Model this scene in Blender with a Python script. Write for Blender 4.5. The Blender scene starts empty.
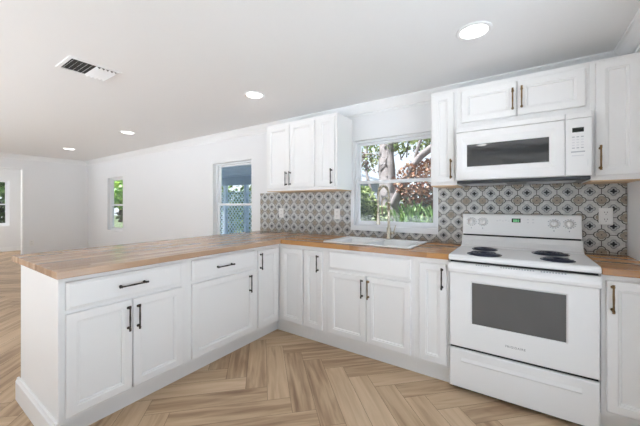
import bpy, bmesh, math, random
from mathutils import Vector, Matrix

random.seed(7)
S = bpy.context.scene
COL = S.collection

# ------------------------------------------------------------------ camera
cam_data = bpy.data.cameras.new('camera')
cam = bpy.data.objects.new('camera', cam_data)
COL.objects.link(cam)
cam_data.sensor_width = 36.0
cam_data.lens = 36.0 * 297.85 / 640.0
cam_data.shift_x = 0.0
cam_data.shift_y = -(213.0 - 204.62) / 640.0
cam_data.clip_start = 0.05
cam_data.clip_end = 300
cam.location = (0.4042, -2.8127, 1.2528)
cam.rotation_euler = (math.pi / 2, 0, 0.5928)
S.camera = cam

# ------------------------------------------------------------------ world, sun, exposure
world = bpy.data.worlds.new('sky')
S.world = world
world.use_nodes = True
wn = world.node_tree
wn.nodes.clear()
w_out = wn.nodes.new('ShaderNodeOutputWorld')
w_bg = wn.nodes.new('ShaderNodeBackground')
w_ramp = wn.nodes.new('ShaderNodeValToRGB')
w_geo = wn.nodes.new('ShaderNodeTexCoord')
w_sep = wn.nodes.new('ShaderNodeSeparateXYZ')
wn.links.new(w_geo.outputs['Generated'], w_sep.inputs[0])
wn.links.new(w_sep.outputs['Z'], w_ramp.inputs[0])
w_ramp.color_ramp.elements[0].position = 0.0
w_ramp.color_ramp.elements[0].color = (0.88, 0.94, 1.0, 1)
w_ramp.color_ramp.elements[1].position = 0.7
w_ramp.color_ramp.elements[1].color = (0.55, 0.74, 1.0, 1)
wn.links.new(w_ramp.outputs[0], w_bg.inputs['Color'])
w_bg.inputs['Strength'].default_value = 1.35
wn.links.new(w_bg.outputs[0], w_out.inputs['Surface'])

sun_data = bpy.data.lights.new('sun', 'SUN')
sun_data.energy = 21.0
sun_data.angle = 0.03
sun_data.color = (0.98, 0.99, 1.0)
sun = bpy.data.objects.new('sun', sun_data)
COL.objects.link(sun)
sun.rotation_euler = Vector((0.35, 0.55, -1.25)).to_track_quat('-Z', 'Y').to_euler()

LAMP_POWER = 0.35          # watts of each recessed ceiling lamp

S.view_settings.view_transform = 'Standard'
S.view_settings.look = 'None'
S.view_settings.gamma = 1.0
S.view_settings.use_curve_mapping = False
S.view_settings.exposure = 0.10
try:
    S.cycles.use_denoising = True
    S.cycles.max_bounces = 14
    S.cycles.diffuse_bounces = 7
    S.cycles.glossy_bounces = 5
    S.cycles.transparent_max_bounces = 24
    S.cycles.sample_clamp_indirect = 6.0
except Exception:
    pass

# ------------------------------------------------------------------ materials
MATS = {}


def new_mat(name):
    m = bpy.data.materials.new(name)
    m.use_nodes = True
    MATS[name] = m
    return m, m.node_tree, m.node_tree.nodes['Principled BSDF']


def plain(name, col, rough=0.5, metal=0.0, spec=0.5, noise=0.0, scale=20.0, bump=0.0):
    m, nt, b = new_mat(name)
    b.inputs['Roughness'].default_value = rough
    b.inputs['Metallic'].default_value = metal
    b.inputs['Specular IOR Level'].default_value = spec
    tc = nt.nodes.new('ShaderNodeTexCoord')
    nz = nt.nodes.new('ShaderNodeTexNoise')
    nz.inputs['Scale'].default_value = scale
    nz.inputs['Detail'].default_value = 4
    nt.links.new(tc.outputs['Object'], nz.inputs['Vector'])
    mx = nt.nodes.new('ShaderNodeMix')
    mx.data_type = 'RGBA'
    k = noise
    mx.inputs[6].default_value = tuple(c * (1 - k) for c in col) + (1,)
    mx.inputs[7].default_value = tuple(min(1, c * (1 + k)) for c in col) + (1,)
    nt.links.new(nz.outputs['Fac'], mx.inputs[0])
    nt.links.new(mx.outputs[2], b.inputs['Base Color'])
    if bump:
        bp = nt.nodes.new('ShaderNodeBump')
        bp.inputs['Strength'].default_value = bump
        bp.inputs['Distance'].default_value = 0.002
        nt.links.new(nz.outputs['Fac'], bp.inputs['Height'])
        nt.links.new(bp.outputs[0], b.inputs['Normal'])
    return m


plain('wall_paint', (0.80, 0.80, 0.805), 0.7, noise=0.01, scale=60, bump=0.05)
plain('ceiling_paint', (0.83, 0.83, 0.83), 0.85, noise=0.01, scale=80, bump=0.08)
plain('trim_paint', (0.84, 0.84, 0.84), 0.4, noise=0.005)
plain('cabinet_paint', (0.83, 0.822, 0.812), 0.3, noise=0.006, scale=8)
plain('cabinet_wood_edge', (0.62, 0.44, 0.27), 0.5, noise=0.12, scale=30)
plain('appliance_white', (0.845, 0.838, 0.83), 0.16, noise=0.004)
plain('appliance_black', (0.012, 0.012, 0.014), 0.3)
plain('gap_black', (0.008, 0.008, 0.008), 0.6)
plain('vent_dark_metal', (0.07, 0.075, 0.08), 0.35, metal=0.6)
plain('vent_interior', (0.03, 0.03, 0.03), 0.8)
plain('oven_glass', (0.105, 0.108, 0.112), 0.04, spec=1.0, noise=0.1, scale=6)
plain('microwave_glass', (0.045, 0.046, 0.048), 0.03, spec=0.9)
plain('display_glass', (0.02, 0.025, 0.02), 0.12)
plain('printed_grey', (0.42, 0.43, 0.45), 0.4)
plain('badge_grey', (0.20, 0.20, 0.21), 0.35)
plain('printed_pale', (0.66, 0.66, 0.67), 0.4)
plain('coil_black', (0.035, 0.04, 0.065), 0.35, metal=0.3)
plain('drip_pan', (0.07, 0.08, 0.13), 0.22, metal=0.7)
plain('bronze_dark', (0.055, 0.045, 0.038), 0.38, metal=0.85, noise=0.3, scale=120)
plain('bronze_gold', (0.20, 0.125, 0.055), 0.38, metal=0.85, noise=0.5, scale=120)
plain('faucet_metal', (0.63, 0.575, 0.47), 0.27, metal=0.9, noise=0.05)
plain('sink_white', (0.90, 0.90, 0.895), 0.25)
plain('outlet_plastic', (0.80, 0.79, 0.77), 0.35)
plain('outlet_slot', (0.10, 0.10, 0.10), 0.6)
plain('vinyl_white', (0.80, 0.81, 0.83), 0.35)
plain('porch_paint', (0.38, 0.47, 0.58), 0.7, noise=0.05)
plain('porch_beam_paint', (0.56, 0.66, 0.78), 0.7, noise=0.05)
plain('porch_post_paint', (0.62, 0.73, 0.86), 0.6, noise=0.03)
plain('lattice_paint', (0.62, 0.74, 0.88), 0.6, noise=0.03)
plain('patio_concrete', (0.735, 0.75, 0.775), 0.85, noise=0.12, scale=3)
plain('grass_ground', (0.06, 0.08, 0.03), 0.95, noise=0.45, scale=1.7)
plain('shed_siding', (0.24, 0.26, 0.29), 0.6, noise=0.03)
plain('shed_roof_sheet', (0.17, 0.19, 0.22), 0.5, noise=0.04)
plain('stucco', (0.72, 0.72, 0.70), 0.9, noise=0.04)
plain('bark', (0.20, 0.172, 0.165), 0.9, noise=0.55, scale=7, bump=0.6)
plain('bark_dark', (0.05, 0.037, 0.03), 0.9, noise=0.4, scale=7)


def leaf_mat(name, cols):
    m, nt, b = new_mat(name)
    b.inputs['Roughness'].default_value = 0.55
    at = nt.nodes.new('ShaderNodeAttribute')
    at.attribute_name = 'leaf_tone'
    rp = nt.nodes.new('ShaderNodeValToRGB')
    el = rp.color_ramp.elements
    while len(el) < len(cols):
        el.new(0.5)
    for i, c in enumerate(cols):
        el[i].position = i / (len(cols) - 1)
        el[i].color = tuple(c) + (1,)
    nt.links.new(at.outputs['Fac'], rp.inputs[0])
    nt.links.new(rp.outputs[0], b.inputs['Base Color'])
    tr = nt.nodes.new('ShaderNodeBsdfTranslucent')
    nt.links.new(rp.outputs[0], tr.inputs['Color'])
    ms = nt.nodes.new('ShaderNodeMixShader')
    ms.inputs[0].default_value = 0.3
    nt.links.new(b.outputs[0], ms.inputs[1])
    nt.links.new(tr.outputs[0], ms.inputs[2])
    nt.links.new(ms.outputs[0], nt.nodes['Material Output'].inputs['Surface'])
    return m


leaf_mat('leaf_russet', [(0.1215, 0.0425, 0.0213), (0.2552, 0.1215, 0.0607), (0.3767, 0.2552, 0.1701)])
leaf_mat('leaf_olive', [(0.0906, 0.1311, 0.0403), (0.3024, 0.3629, 0.1411), (0.5241, 0.5544, 0.3024)])
leaf_mat('leaf_green', [(0.0324, 0.0756, 0.0162), (0.1080, 0.2052, 0.0432), (0.2268, 0.3132, 0.1080)])
leaf_mat('leaf_bright', [(0.0923, 0.2400, 0.0185), (0.2770, 0.4802, 0.0462), (0.5355, 0.6649, 0.1293)])
leaf_mat('leaf_dark', [(0.0108, 0.0194, 0.0086), (0.0302, 0.0518, 0.0173), (0.0691, 0.0950, 0.0346)])


def emitter(name, col, strength):
    m, nt, b = new_mat(name)
    b.inputs['Base Color'].default_value = tuple(col) + (1,)
    b.inputs['Emission Color'].default_value = tuple(col) + (1,)
    b.inputs['Emission Strength'].default_value = strength
    return m


emitter('lamp_lens', (1.0, 0.99, 0.97), 5.0)
emitter('clock_digit', (0.25, 0.75, 0.35), 0.6)


def glass_mat():
    m, nt, b = new_mat('window_glass')
    tr = nt.nodes.new('ShaderNodeBsdfTransparent')
    tr.inputs['Color'].default_value = (0.96, 0.975, 0.98, 1)
    gl = nt.nodes.new('ShaderNodeBsdfGlossy')
    gl.inputs['Roughness'].default_value = 0.01
    fr = nt.nodes.new('ShaderNodeFresnel')
    ge = nt.nodes.new('ShaderNodeNewGeometry')
    ior = nt.nodes.new('ShaderNodeMix')
    ior.inputs[2].default_value = 1.45
    ior.inputs[3].default_value = 1.0 / 1.45
    nt.links.new(ge.outputs['Backfacing'], ior.inputs[0])
    nt.links.new(ior.outputs[0], fr.inputs['IOR'])
    ms = nt.nodes.new('ShaderNodeMixShader')
    nt.links.new(fr.outputs[0], ms.inputs[0])
    nt.links.new(tr.outputs[0], ms.inputs[1])
    nt.links.new(gl.outputs[0], ms.inputs[2])
    nt.links.new(ms.outputs[0], nt.nodes['Material Output'].inputs['Surface'])


glass_mat()


# small expression builder over Math nodes
class X:
    nt = None

    def __init__(self, s):
        self.s = s

    @staticmethod
    def op(kind, *a):
        n = X.nt.nodes.new('ShaderNodeMath')
        n.operation = kind
        for i, v in enumerate(a):
            if isinstance(v, X):
                X.nt.links.new(v.s, n.inputs[i])
            else:
                n.inputs[i].default_value = v
        return X(n.outputs[0])

    def __add__(s, o): return X.op('ADD', s, o)
    def __radd__(s, o): return X.op('ADD', o, s)
    def __sub__(s, o): return X.op('SUBTRACT', s, o)
    def __rsub__(s, o): return X.op('SUBTRACT', o, s)
    def __mul__(s, o): return X.op('MULTIPLY', s, o)
    def __truediv__(s, o): return X.op('DIVIDE', s, o)
    def abs(s): return X.op('ABSOLUTE', s)
    def floor(s): return X.op('FLOOR', s)
    def fract(s): return X.op('FRACT', s)
    def lt(s, o): return X.op('LESS_THAN', s, o)
    def min(s, o): return X.op('MINIMUM', s, o)
    def max(s, o): return X.op('MAXIMUM', s, o)


def hyp(a, b):
    return X.op('SQRT', a * a + b * b)


def mixc(fac, a, b):
    n = X.nt.nodes.new('ShaderNodeMix')
    n.data_type = 'RGBA'
    X.nt.links.new(fac.s, n.inputs[0])
    for i, v in ((6, a), (7, b)):
        if isinstance(v, tuple):
            n.inputs[i].default_value = v + (1,)
        else:
            X.nt.links.new(v, n.inputs[i])
    return n.outputs[2]


def tile_mat():
    m, nt, b = new_mat('patterned_tile')
    X.nt = nt
    tc = nt.nodes.new('ShaderNodeTexCoord')
    sp = nt.nodes.new('ShaderNodeSeparateXYZ')
    nt.links.new(tc.outputs['Object'], sp.inputs[0])
    x = (X(sp.outputs['X']) + 0.1624) / 0.1214
    z = (X(sp.outputs['Z']) - 1.3442) / 0.1205
    qx = ((x + 0.5).fract() - 0.5).abs()
    qy = ((z + 0.5).fract() - 0.5).abs()
    mx, my = 0.5 - qx, 0.5 - qy
    # outlines
    dmed = hyp(mx - 0.17, my).min(hyp(mx, my - 0.17)) - 0.165
    dmin = hyp(mx - 0.10, my).min(hyp(mx, my - 0.10)) - 0.13
    dq = hyp(qx - 0.13, qy).min(hyp(qx, qy - 0.13)) - 0.115
    pet = (hyp((qx - 0.070) / 0.078, qy / 0.052)).min(hyp(qx / 0.052, (qy - 0.070) / 0.078)) - 1.0
    lines_v = mx.lt(0.018) * qy.lt(0.19)
    lines_h = my.lt(0.018) * qx.lt(0.19)
    # flower veins in the medallion
    rr = hyp(mx, my)
    vein = ((rr * 26.0).fract() - 0.5).abs().lt(0.2)
    light = (0.54, 0.54, 0.525)
    dd = qx + qy
    c = mixc(dq.lt(0.0), light, (0.36, 0.37, 0.375))
    c = mixc(dd.lt(0.20), c, (0.44, 0.45, 0.455))
    c = mixc(dq.abs().lt(0.013), c, (0.16, 0.165, 0.17))
    c = mixc(pet.lt(0.0), c, (0.008, 0.009, 0.014))
    c = mixc(lines_v.max(lines_h), c, (0.05, 0.048, 0.045))
    c = mixc(dmed.lt(0.0), c, (0.50, 0.48, 0.435))
    c = mixc(dmin.lt(0.0), c, (0.27, 0.225, 0.175))
    c = mixc((dmin.lt(-0.01)) * vein, c, (0.40, 0.35, 0.28))
    c = mixc(dmed.abs().lt(0.023), c, (0.035, 0.033, 0.03))
    c = mixc(dmin.abs().lt(0.009), c, (0.16, 0.14, 0.115))
    nz = nt.nodes.new('ShaderNodeTexNoise')
    nz.inputs['Scale'].default_value = 45
    nz.inputs['Detail'].default_value = 5
    nt.links.new(tc.outputs['Object'], nz.inputs['Vector'])
    hs = nt.nodes.new('ShaderNodeHueSaturation')
    hs.inputs['Saturation'].default_value = 1.0
    val = X(nz.outputs['Fac']) * 0.7 + 0.65
    nt.links.new(val.s, hs.inputs['Value'])
    nt.links.new(c, hs.inputs['Color'])
    nt.links.new(hs.outputs[0], b.inputs['Base Color'])
    b.inputs['Roughness'].default_value = 0.3


tile_mat()


def butcher(name, along, dark, mid, light, sw=0.042, ln=0.62, rough=0.24):
    m, nt, b = new_mat(name)
    X.nt = nt
    tc = nt.nodes.new('ShaderNodeTexCoord')
    sp = nt.nodes.new('ShaderNodeSeparateXYZ')
    nt.links.new(tc.outputs['Object'], sp.inputs[0])
    px, py, pz = X(sp.outputs['X']), X(sp.outputs['Y']), X(sp.outputs['Z'])
    u, v = (px, py) if along == 'X' else (py, px)
    row = (v / sw + 500.0).floor()

    def wn(a, bb):
        cmb = nt.nodes.new('ShaderNodeCombineXYZ')
        nt.links.new(a.s, cmb.inputs[0])
        if bb is not None:
            nt.links.new(bb.s, cmb.inputs[1])
        w = nt.nodes.new('ShaderNodeTexWhiteNoise')
        w.noise_dimensions = '2D'
        nt.links.new(cmb.outputs[0], w.inputs['Vector'])
        return X(w.outputs['Value'])
    seg = (u / ln + wn(row, None) * 7.0 + 300.0).floor()
    rnd = wn(row, seg)
    # grain
    cmb = nt.nodes.new('ShaderNodeCombineXYZ')
    nt.links.new((u * 3.0 + rnd * 40.0).s, cmb.inputs[0])
    nt.links.new((v * 70.0).s, cmb.inputs[1])
    nt.links.new((pz * 70.0).s, cmb.inputs[2])
    nz = nt.nodes.new('ShaderNodeTexNoise')
    nz.inputs['Scale'].default_value = 1.0
    nz.inputs['Detail'].default_value = 5
    nt.links.new(cmb.outputs[0], nz.inputs['Vector'])
    f = rnd * 0.62 + X(nz.outputs['Fac']) * 0.38
    rp = nt.nodes.new('ShaderNodeValToRGB')
    el = rp.color_ramp.elements
    el[0].position = 0.12
    el[0].color = dark + (1,)
    el[1].position = 0.88
    el[1].color = light + (1,)
    e = el.new(0.5)
    e.color = mid + (1,)
    nt.links.new(f.s, rp.inputs[0])
    seam = (((v / sw).fract() - 0.5).abs() - 0.47) * 33.0
    seam = seam.max(0.0).min(1.0) * 0.35
    c = mixc(seam, rp.outputs[0], tuple(q * 0.5 for q in dark))
    nt.links.new(c, b.inputs['Base Color'])
    b.inputs['Roughness'].default_value = rough
    b.inputs['Specular IOR Level'].default_value = 0.55


butcher('butcher_block_run', 'X', (0.32, 0.14, 0.042), (0.47, 0.215, 0.068), (0.59, 0.32, 0.125), rough=0.22)
butcher('butcher_block_peninsula', 'Y', (0.31, 0.185, 0.11), (0.435, 0.275, 0.17), (0.56, 0.385, 0.26), rough=0.2)  # greyer than the run: reflected light put into the colour


def plank_mat():
    m, nt, b = new_mat('oak_plank')
    X.nt = nt
    at = nt.nodes.new('ShaderNodeAttribute')
    at.attribute_name = 'plank_tone'
    uv = nt.nodes.new('ShaderNodeUVMap')
    uv.uv_map = 'grain'
    mp = nt.nodes.new('ShaderNodeMapping')
    mp.inputs['Scale'].default_value = (2.2, 26.0, 1)
    nt.links.new(uv.outputs[0], mp.inputs['Vector'])
    nz = nt.nodes.new('ShaderNodeTexNoise')
    nz.inputs['Scale'].default_value = 1.0
    nz.inputs['Detail'].default_value = 6
    nz.inputs['Distortion'].default_value = 0.6
    nt.links.new(mp.outputs[0], nz.inputs['Vector'])
    mp2 = nt.nodes.new('ShaderNodeMapping')
    mp2.inputs['Scale'].default_value = (1.1, 5.0, 1)
    nt.links.new(uv.outputs[0], mp2.inputs['Vector'])
    nz2 = nt.nodes.new('ShaderNodeTexNoise')
    nz2.inputs['Scale'].default_value = 1.4
    nz2.inputs['Detail'].default_value = 3
    nt.links.new(mp2.outputs[0], nz2.inputs['Vector'])
    f = X(at.outputs['Fac']) * 0.30 + X(nz.outputs['Fac']) * 0.85 + X(nz2.outputs['Fac']) * 0.35 - 0.25
    rp = nt.nodes.new('ShaderNodeValToRGB')
    el = rp.color_ramp.elements
    el[0].position = 0.18
    el[0].color = (0.28, 0.17, 0.10, 1)
    el[1].position = 0.85
    el[1].color = (0.73, 0.555, 0.38, 1)
    e = el.new(0.45)
    e.color = (0.54, 0.38, 0.235, 1)
    nt.links.new(f.s, rp.inputs[0])
    nt.links.new(rp.outputs[0], b.inputs['Base Color'])
    b.inputs['Roughness'].default_value = 0.42
    b.inputs['Specular IOR Level'].default_value = 0.4


plank_mat()
plain('plank_gap', (0.10, 0.065, 0.04), 0.8)


# ------------------------------------------------------------------ mesh helpers
def box(bm, x0, x1, y0, y1, z0, z1, mi=0):
    vs = [bm.verts.new((x, y, z)) for z in (z0, z1) for y in (y0, y1) for x in (x0, x1)]
    for f in ((0, 2, 3, 1), (4, 5, 7, 6), (0, 1, 5, 4), (2, 6, 7, 3), (0, 4, 6, 2), (1, 3, 7, 5)):
        bm.faces.new([vs[i] for i in f]).material_index = mi


class Fr:
    """local frame: u to the right, v up, n outward"""
    def __init__(self, o, u, v, n):
        self.o, self.u, self.v, self.n = Vector(o), Vector(u), Vector(v), Vector(n)

    def __call__(self, a, b, c):
        return self.o + self.u * a + self.v * b + self.n * c


RUN = Fr((0, 0, 0), (1, 0, 0), (0, 0, 1), (0, -1, 0))      # faces the room from the back wall
PEN = Fr((0, 0, 0), (0, 1, 0), (0, 0, 1), (1, 0, 0))       # faces the kitchen from the peninsula
OPP = Fr((0, 0, 0), (-1, 0, 0), (0, 0, 1), (0, 1, 0))      # faces the back wall


def fbox(bm, fr, u0, u1, v0, v1, n0, n1):
    vs = [bm.verts.new(fr(u, v, n)) for n in (n0, n1) for v in (v0, v1) for u in (u0, u1)]
    for f in ((0, 2, 3, 1), (4, 5, 7, 6), (0, 1, 5, 4), (2, 6, 7, 3), (0, 4, 6, 2), (1, 3, 7, 5)):
        bm.faces.new([vs[i] for i in f])


def panel(bm, fr, u0, u1, v0, v1, rings, back=True, fill=True):
    """nested rectangles (inset, n) lofted from the back to the centre"""
    prev = None
    first = None
    for ins, n in rings:
        if isinstance(ins, tuple):
            l, r, b, t = ins
        else:
            l = r = b = t = ins
        ring = [bm.verts.new(fr(a, c, n)) for a, c in
                ((u0 + l, v0 + b), (u1 - r, v0 + b), (u1 - r, v1 - t), (u0 + l, v1 - t))]
        if prev:
            for i in range(4):
                j = (i + 1) % 4
                bm.faces.new((prev[i], prev[j], ring[j], ring[i]))
        else:
            first = ring
        prev = ring
    if fill:
        bm.faces.new(prev)
    if back:
        bm.faces.new(first[::-1])


def extrude_profile(bm, fr, u0, u1, pts):
    """pts in (n, v), extruded along u"""
    a = [bm.verts.new(fr(u0, v, n)) for n, v in pts]
    b = [bm.verts.new(fr(u1, v, n)) for n, v in pts]
    k = len(pts)
    for i in range(k):
        j = (i + 1) % k
        bm.faces.new((a[i], a[j], b[j], b[i]))
    bm.faces.new(a[::-1])
    bm.faces.new(b)


def tube(bm, pts, rad, seg=10, cap=True):
    pts = [Vector(p) for p in pts]
    n = len(pts)
    rs = rad if isinstance(rad, (list, tuple)) else [rad] * n
    prev = None
    ref = None
    for i, p in enumerate(pts):
        d = (pts[min(i + 1, n - 1)] - pts[max(i - 1, 0)])
        d.normalize()
        if ref is None:
            ref = d.orthogonal().normalized()
        else:
            ref = (ref - d * ref.dot(d))
            ref.normalize()
        s = d.cross(ref)
        ring = [bm.verts.new(p + (ref * math.cos(2 * math.pi * k / seg) + s * math.sin(2 * math.pi * k / seg)) * rs[i]) for k in range(seg)]
        if prev:
            for k in range(seg):
                j = (k + 1) % seg
                bm.faces.new((prev[k], prev[j], ring[j], ring[k])).smooth = True
        elif cap:
            bm.faces.new(ring[::-1])
        prev = ring
    if cap:
        bm.faces.new(prev)


def disc(bm, c, axis, prof, seg=32):
    """lathe: prof = [(radius, height)] about axis at c; closes at both ends if radius 0"""
    c = Vector(c)
    axis = Vector(axis).normalized()
    a = axis.orthogonal().normalized()
    b = axis.cross(a)
    prev = None
    for r, h in prof:
        if r <= 1e-6:
            ring = [bm.verts.new(c + axis * h)]
        else:
            ring = [bm.verts.new(c + axis * h + (a * math.cos(2 * math.pi * k / seg) + b * math.sin(2 * math.pi * k / seg)) * r) for k in range(seg)]
        if prev:
            for k in range(seg):
                j = (k + 1) % seg
                if len(prev) == 1 and len(ring) > 1:
                    bm.faces.new((prev[0], ring[j], ring[k])).smooth = True
                elif len(ring) == 1 and len(prev) > 1:
                    bm.faces.new((prev[k], prev[j], ring[0])).smooth = True
                elif len(ring) > 1:
                    bm.faces.new((prev[k], prev[j], ring[j], ring[k])).smooth = True
        prev = ring


def obj(name, bm, mat, parent=None, bevel=0.0, loc=None):
    bmesh.ops.recalc_face_normals(bm, faces=bm.faces[:])
    me = bpy.data.meshes.new(name)
    bm.to_mesh(me)
    bm.free()
    for m in (mat if isinstance(mat, (list, tuple)) else [mat]):
        me.materials.append(MATS[m])
    o = bpy.data.objects.new(name, me)
    COL.objects.link(o)
    if loc is not None:
        loc = Vector(loc)
        me.transform(Matrix.Translation(-loc))
        o.location = loc
    if parent is not None:
        o.parent = parent
        # children are written in world coordinates
        w = Vector((0, 0, 0))
        p = parent
        while p is not None:
            w = w + p.location
            p = p.parent
        o.location = o.location - w
    if bevel:
        md = o.modifiers.new('soft_edges', 'BEVEL')
        md.width = bevel
        md.segments = 2
        md.limit_method = 'ANGLE'
        md.angle_limit = 0.7
    return o


def tag(o, label=None, cat=None, group=None, kind=None):
    if label: o['label'] = label
    if cat: o['category'] = cat
    if group: o['group'] = group
    if kind: o['kind'] = kind
    return o


def thing(name, loc, label, cat, group=None):
    o = bpy.data.objects.new(name, None)
    COL.objects.link(o)
    o.empty_display_size = 0.1
    o.location = loc
    return tag(o, label, cat, group)


def struct(name, bm, mat, label=None, parent=None, bevel=0.0):
    o = obj(name, bm, mat, parent, bevel)
    if parent is None:
        tag(o, label, None, None, 'structure')
    return o


def B():
    return bmesh.new()


# ------------------------------------------------------------------ room
XL, XR, YF, ZC = -8.19, 1.0, -4.6, 2.278
X2 = -11.0                      # far wall of the room beyond the opening


def wall_cells(bm, mk, us, vs, holes):
    us = sorted(us)
    vs = sorted(vs)
    for i in range(len(us) - 1):
        for j in range(len(vs) - 1):
            cu, cv = (us[i] + us[i + 1]) / 2, (vs[j] + vs[j + 1]) / 2
            if any(h[0] < cu < h[1] and h[2] < cv < h[3] for h in holes):
                continue
            mk(us[i], us[i + 1], vs[j], vs[j + 1])


# window holes in the back wall (x0, x1, z0, z1)
W1 = (-1.062, -0.222, 1.02, 1.925)
W2 = (-3.43, -2.605, 0.66, 1.865)
W3 = (-7.11, -6.375, 0.70, 1.83)
bm = B()
wall_cells(bm, lambda a, b, c, d: box(bm, a, b, 0, 0.13, c, d),
           [X2, XR + 0.12, W1[0], W1[1], W2[0], W2[1], W3[0], W3[1]],
           [0, 2.5, W1[2], W1[3], W2[2], W2[3], W3[2], W3[3]], [W1, W2, W3])
bmesh.ops.remove_doubles(bm, verts=bm.verts[:], dist=1e-5)
struct('wall_back', bm, 'wall_paint', 'white painted back wall holding the kitchen window')
D3 = (-4.3, -1.0, 0.0, 2.08)  # opening added out of view to bring in daylight
bm = B()
wall_cells(bm, lambda a, b, c, d: box(bm, XR, XR + 0.12, a, b, c, d), [YF, 0, D3[0], D3[1]], [0, 2.5, D3[3]], [D3])
struct('wall_right', bm, 'wall_paint', 'white painted wall at the right end of the stove run')
# far wall with the open doorway
bm = B()
box(bm, XL - 0.12, XL, -1.124, 0, 0, 2.5)
box(bm, XL - 0.12, XL, YF, -1.124, 2.0, 2.5)
box(bm, XL - 0.12, XL, YF, -3.9, 0, 2.0)
struct('wall_far', bm, 'wall_paint', 'white far wall with a wide open doorway at its left')
# doorway casing
bm = B()
box(bm, XL - 0.122, XL + 0.012, -1.136, -1.112, 0, 2.01)
box(bm, XL - 0.122, XL + 0.012, -3.91, -1.136, 1.985, 2.01)
struct('trim_1', bm, 'trim_paint', 'white casing around the far doorway')
# room beyond
WF = (-1.75, -0.84, 0.70, 1.90)
bm = B()
wall_cells(bm, lambda a, b, c, d: box(bm, X2 - 0.12, X2, a, b, c, d),
           [YF, 0, WF[0], WF[1]], [0, 2.5, WF[2], WF[3]], [WF])
bmesh.ops.remove_doubles(bm, verts=bm.verts[:], dist=1e-5)
struct('wall_beyond', bm, 'wall_paint', 'white wall of the next room seen through the far doorway')
# front wall behind the viewer with wide openings added to let daylight in
D1 = (-6.0, -1.3, 0.0, 2.08)
D2 = (-10.9, -8.4, 0.0, 2.08)
bm = B()
wall_cells(bm, lambda a, b, c, d: box(bm, a, b, YF - 0.14, YF, c, d),
           [X2, XR + 0.12, D1[0], D1[1], D2[0], D2[1]], [0, 2.5, D1[3]], [D1, D2])
struct('wall_front', bm, 'wall_paint', 'white wall opposite the stove with openings added for daylight')
bm = B(); box(bm, X2 - 0.12, XR + 0.12, YF - 0.14, 0.13, ZC, ZC + 0.12)
struct('ceiling', bm, 'ceiling_paint', 'flat white ceiling')
bm = B(); box(bm, X2 - 0.5, XR + 0.5, YF - 0.55, 0.35, 2.5, 2.62)  # eaves overhang added to hold the sun off the glass doors
struct('roof', bm, 'stucco', 'unseen flat roof slab over the room, eaves added against the sun')

# herringbone floor: one mesh, one tone per plank
PW, PL = 0.145, 0.725
bm = B()
tone = bm.loops.layers.color.new('plank_tone')
uvl = bm.loops.layers.uv.new('grain')
A_ = Vector((0.70711, -0.70711)); B_ = Vector((0.70711, 0.70711))
ORG = Vector((-0.633, -0.905))
rng = random.Random(3)
for k in range(-90, 60):
    for mi in range(-14, 14):
        for kind in (0, 1):
            a0 = k * PW + mi * PL
            b0 = k * PW - mi * PL
            if kind == 0:
                r = (a0, a0 + PL, b0, b0 + PW)
            else:
                r = (a0, a0 + PW, b0 + PW, b0 + PW + PL)
            cc = ORG + A_ * ((r[0] + r[1]) / 2) + B_ * ((r[2] + r[3]) / 2)
            if not (X2 - 0.6 < cc.x < XR + 0.6 and YF - 0.6 < cc.y < 0.6):
                continue
            g = 0.0009
            cs = ((r[0] + g, r[2] + g), (r[1] - g, r[2] + g), (r[1] - g, r[3] - g), (r[0] + g, r[3] - g))
            f = bm.faces.new([bm.verts.new((*(ORG + A_ * p + B_ * q), 0.0)) for p, q in cs])
            t = rng.random()
            ox, oy = rng.random() * 50, rng.random() * 50
            for lp, (p, q) in zip(f.loops, cs):
                lp[tone] = (t, t, t, 1)
                lu, lv = (p - r[0], q - r[2]) if kind == 0 else (q - r[2], p - r[0])
                lp[uvl].uv = (lu + ox, lv + oy)
for co, no in (((X2, 0, 0), (-1, 0, 0)), ((XR, 0, 0), (1, 0, 0)), ((0, YF - 0.14, 0), (0, -1, 0)), ((0, 0, 0), (0, 1, 0))):
    bmesh.ops.bisect_plane(bm, geom=bm.verts[:] + bm.edges[:] + bm.faces[:], plane_co=co, plane_no=no, clear_outer=True)
for f in bm.faces:
    f.material_index = 0
    if f.normal.z < 0:
        f.normal_flip()
n0 = len(bm.faces)
box(bm, X2, XR, YF - 0.14, 0, -0.1, -0.0012, 1)
me = bpy.data.meshes.new('floor')
bm.to_mesh(me)
bm.free()
me.materials.append(MATS['oak_plank'])
me.materials.append(MATS['plank_gap'])
fl = bpy.data.objects.new('floor', me)
COL.objects.link(fl)
tag(fl, 'light oak herringbone plank floor', None, None, 'structure')

# crown moulding
CR = [(0.0, ZC), (0.082, ZC), (0.082, ZC - 0.012), (0.070, ZC - 0.018), (0.055, ZC - 0.032), (0.036, ZC - 0.058),
      (0.022, ZC - 0.078), (0.012, ZC - 0.082), (0.012, ZC - 0.098), (0.0, ZC - 0.098)]
bm = B(); extrude_profile(bm, Fr((0, 0, 0), (1, 0, 0), (0, 0, 1), (0, -1, 0)), XL, XR, CR)
struct('trim_2', bm, 'trim_paint', 'white crown moulding along the back wall')
bm = B(); extrude_profile(bm, Fr((XR, 0, 0), (0, 1, 0), (0, 0, 1), (-1, 0, 0)), YF, 0, CR)
struct('trim_3', bm, 'trim_paint', 'white crown moulding along the right wall')
bm = B(); extrude_profile(bm, Fr((XL, 0, 0), (0, 1, 0), (0, 0, 1), (1, 0, 0)), YF, 0, CR)
struct('trim_4', bm, 'trim_paint', 'white crown moulding along the far wall')
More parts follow.
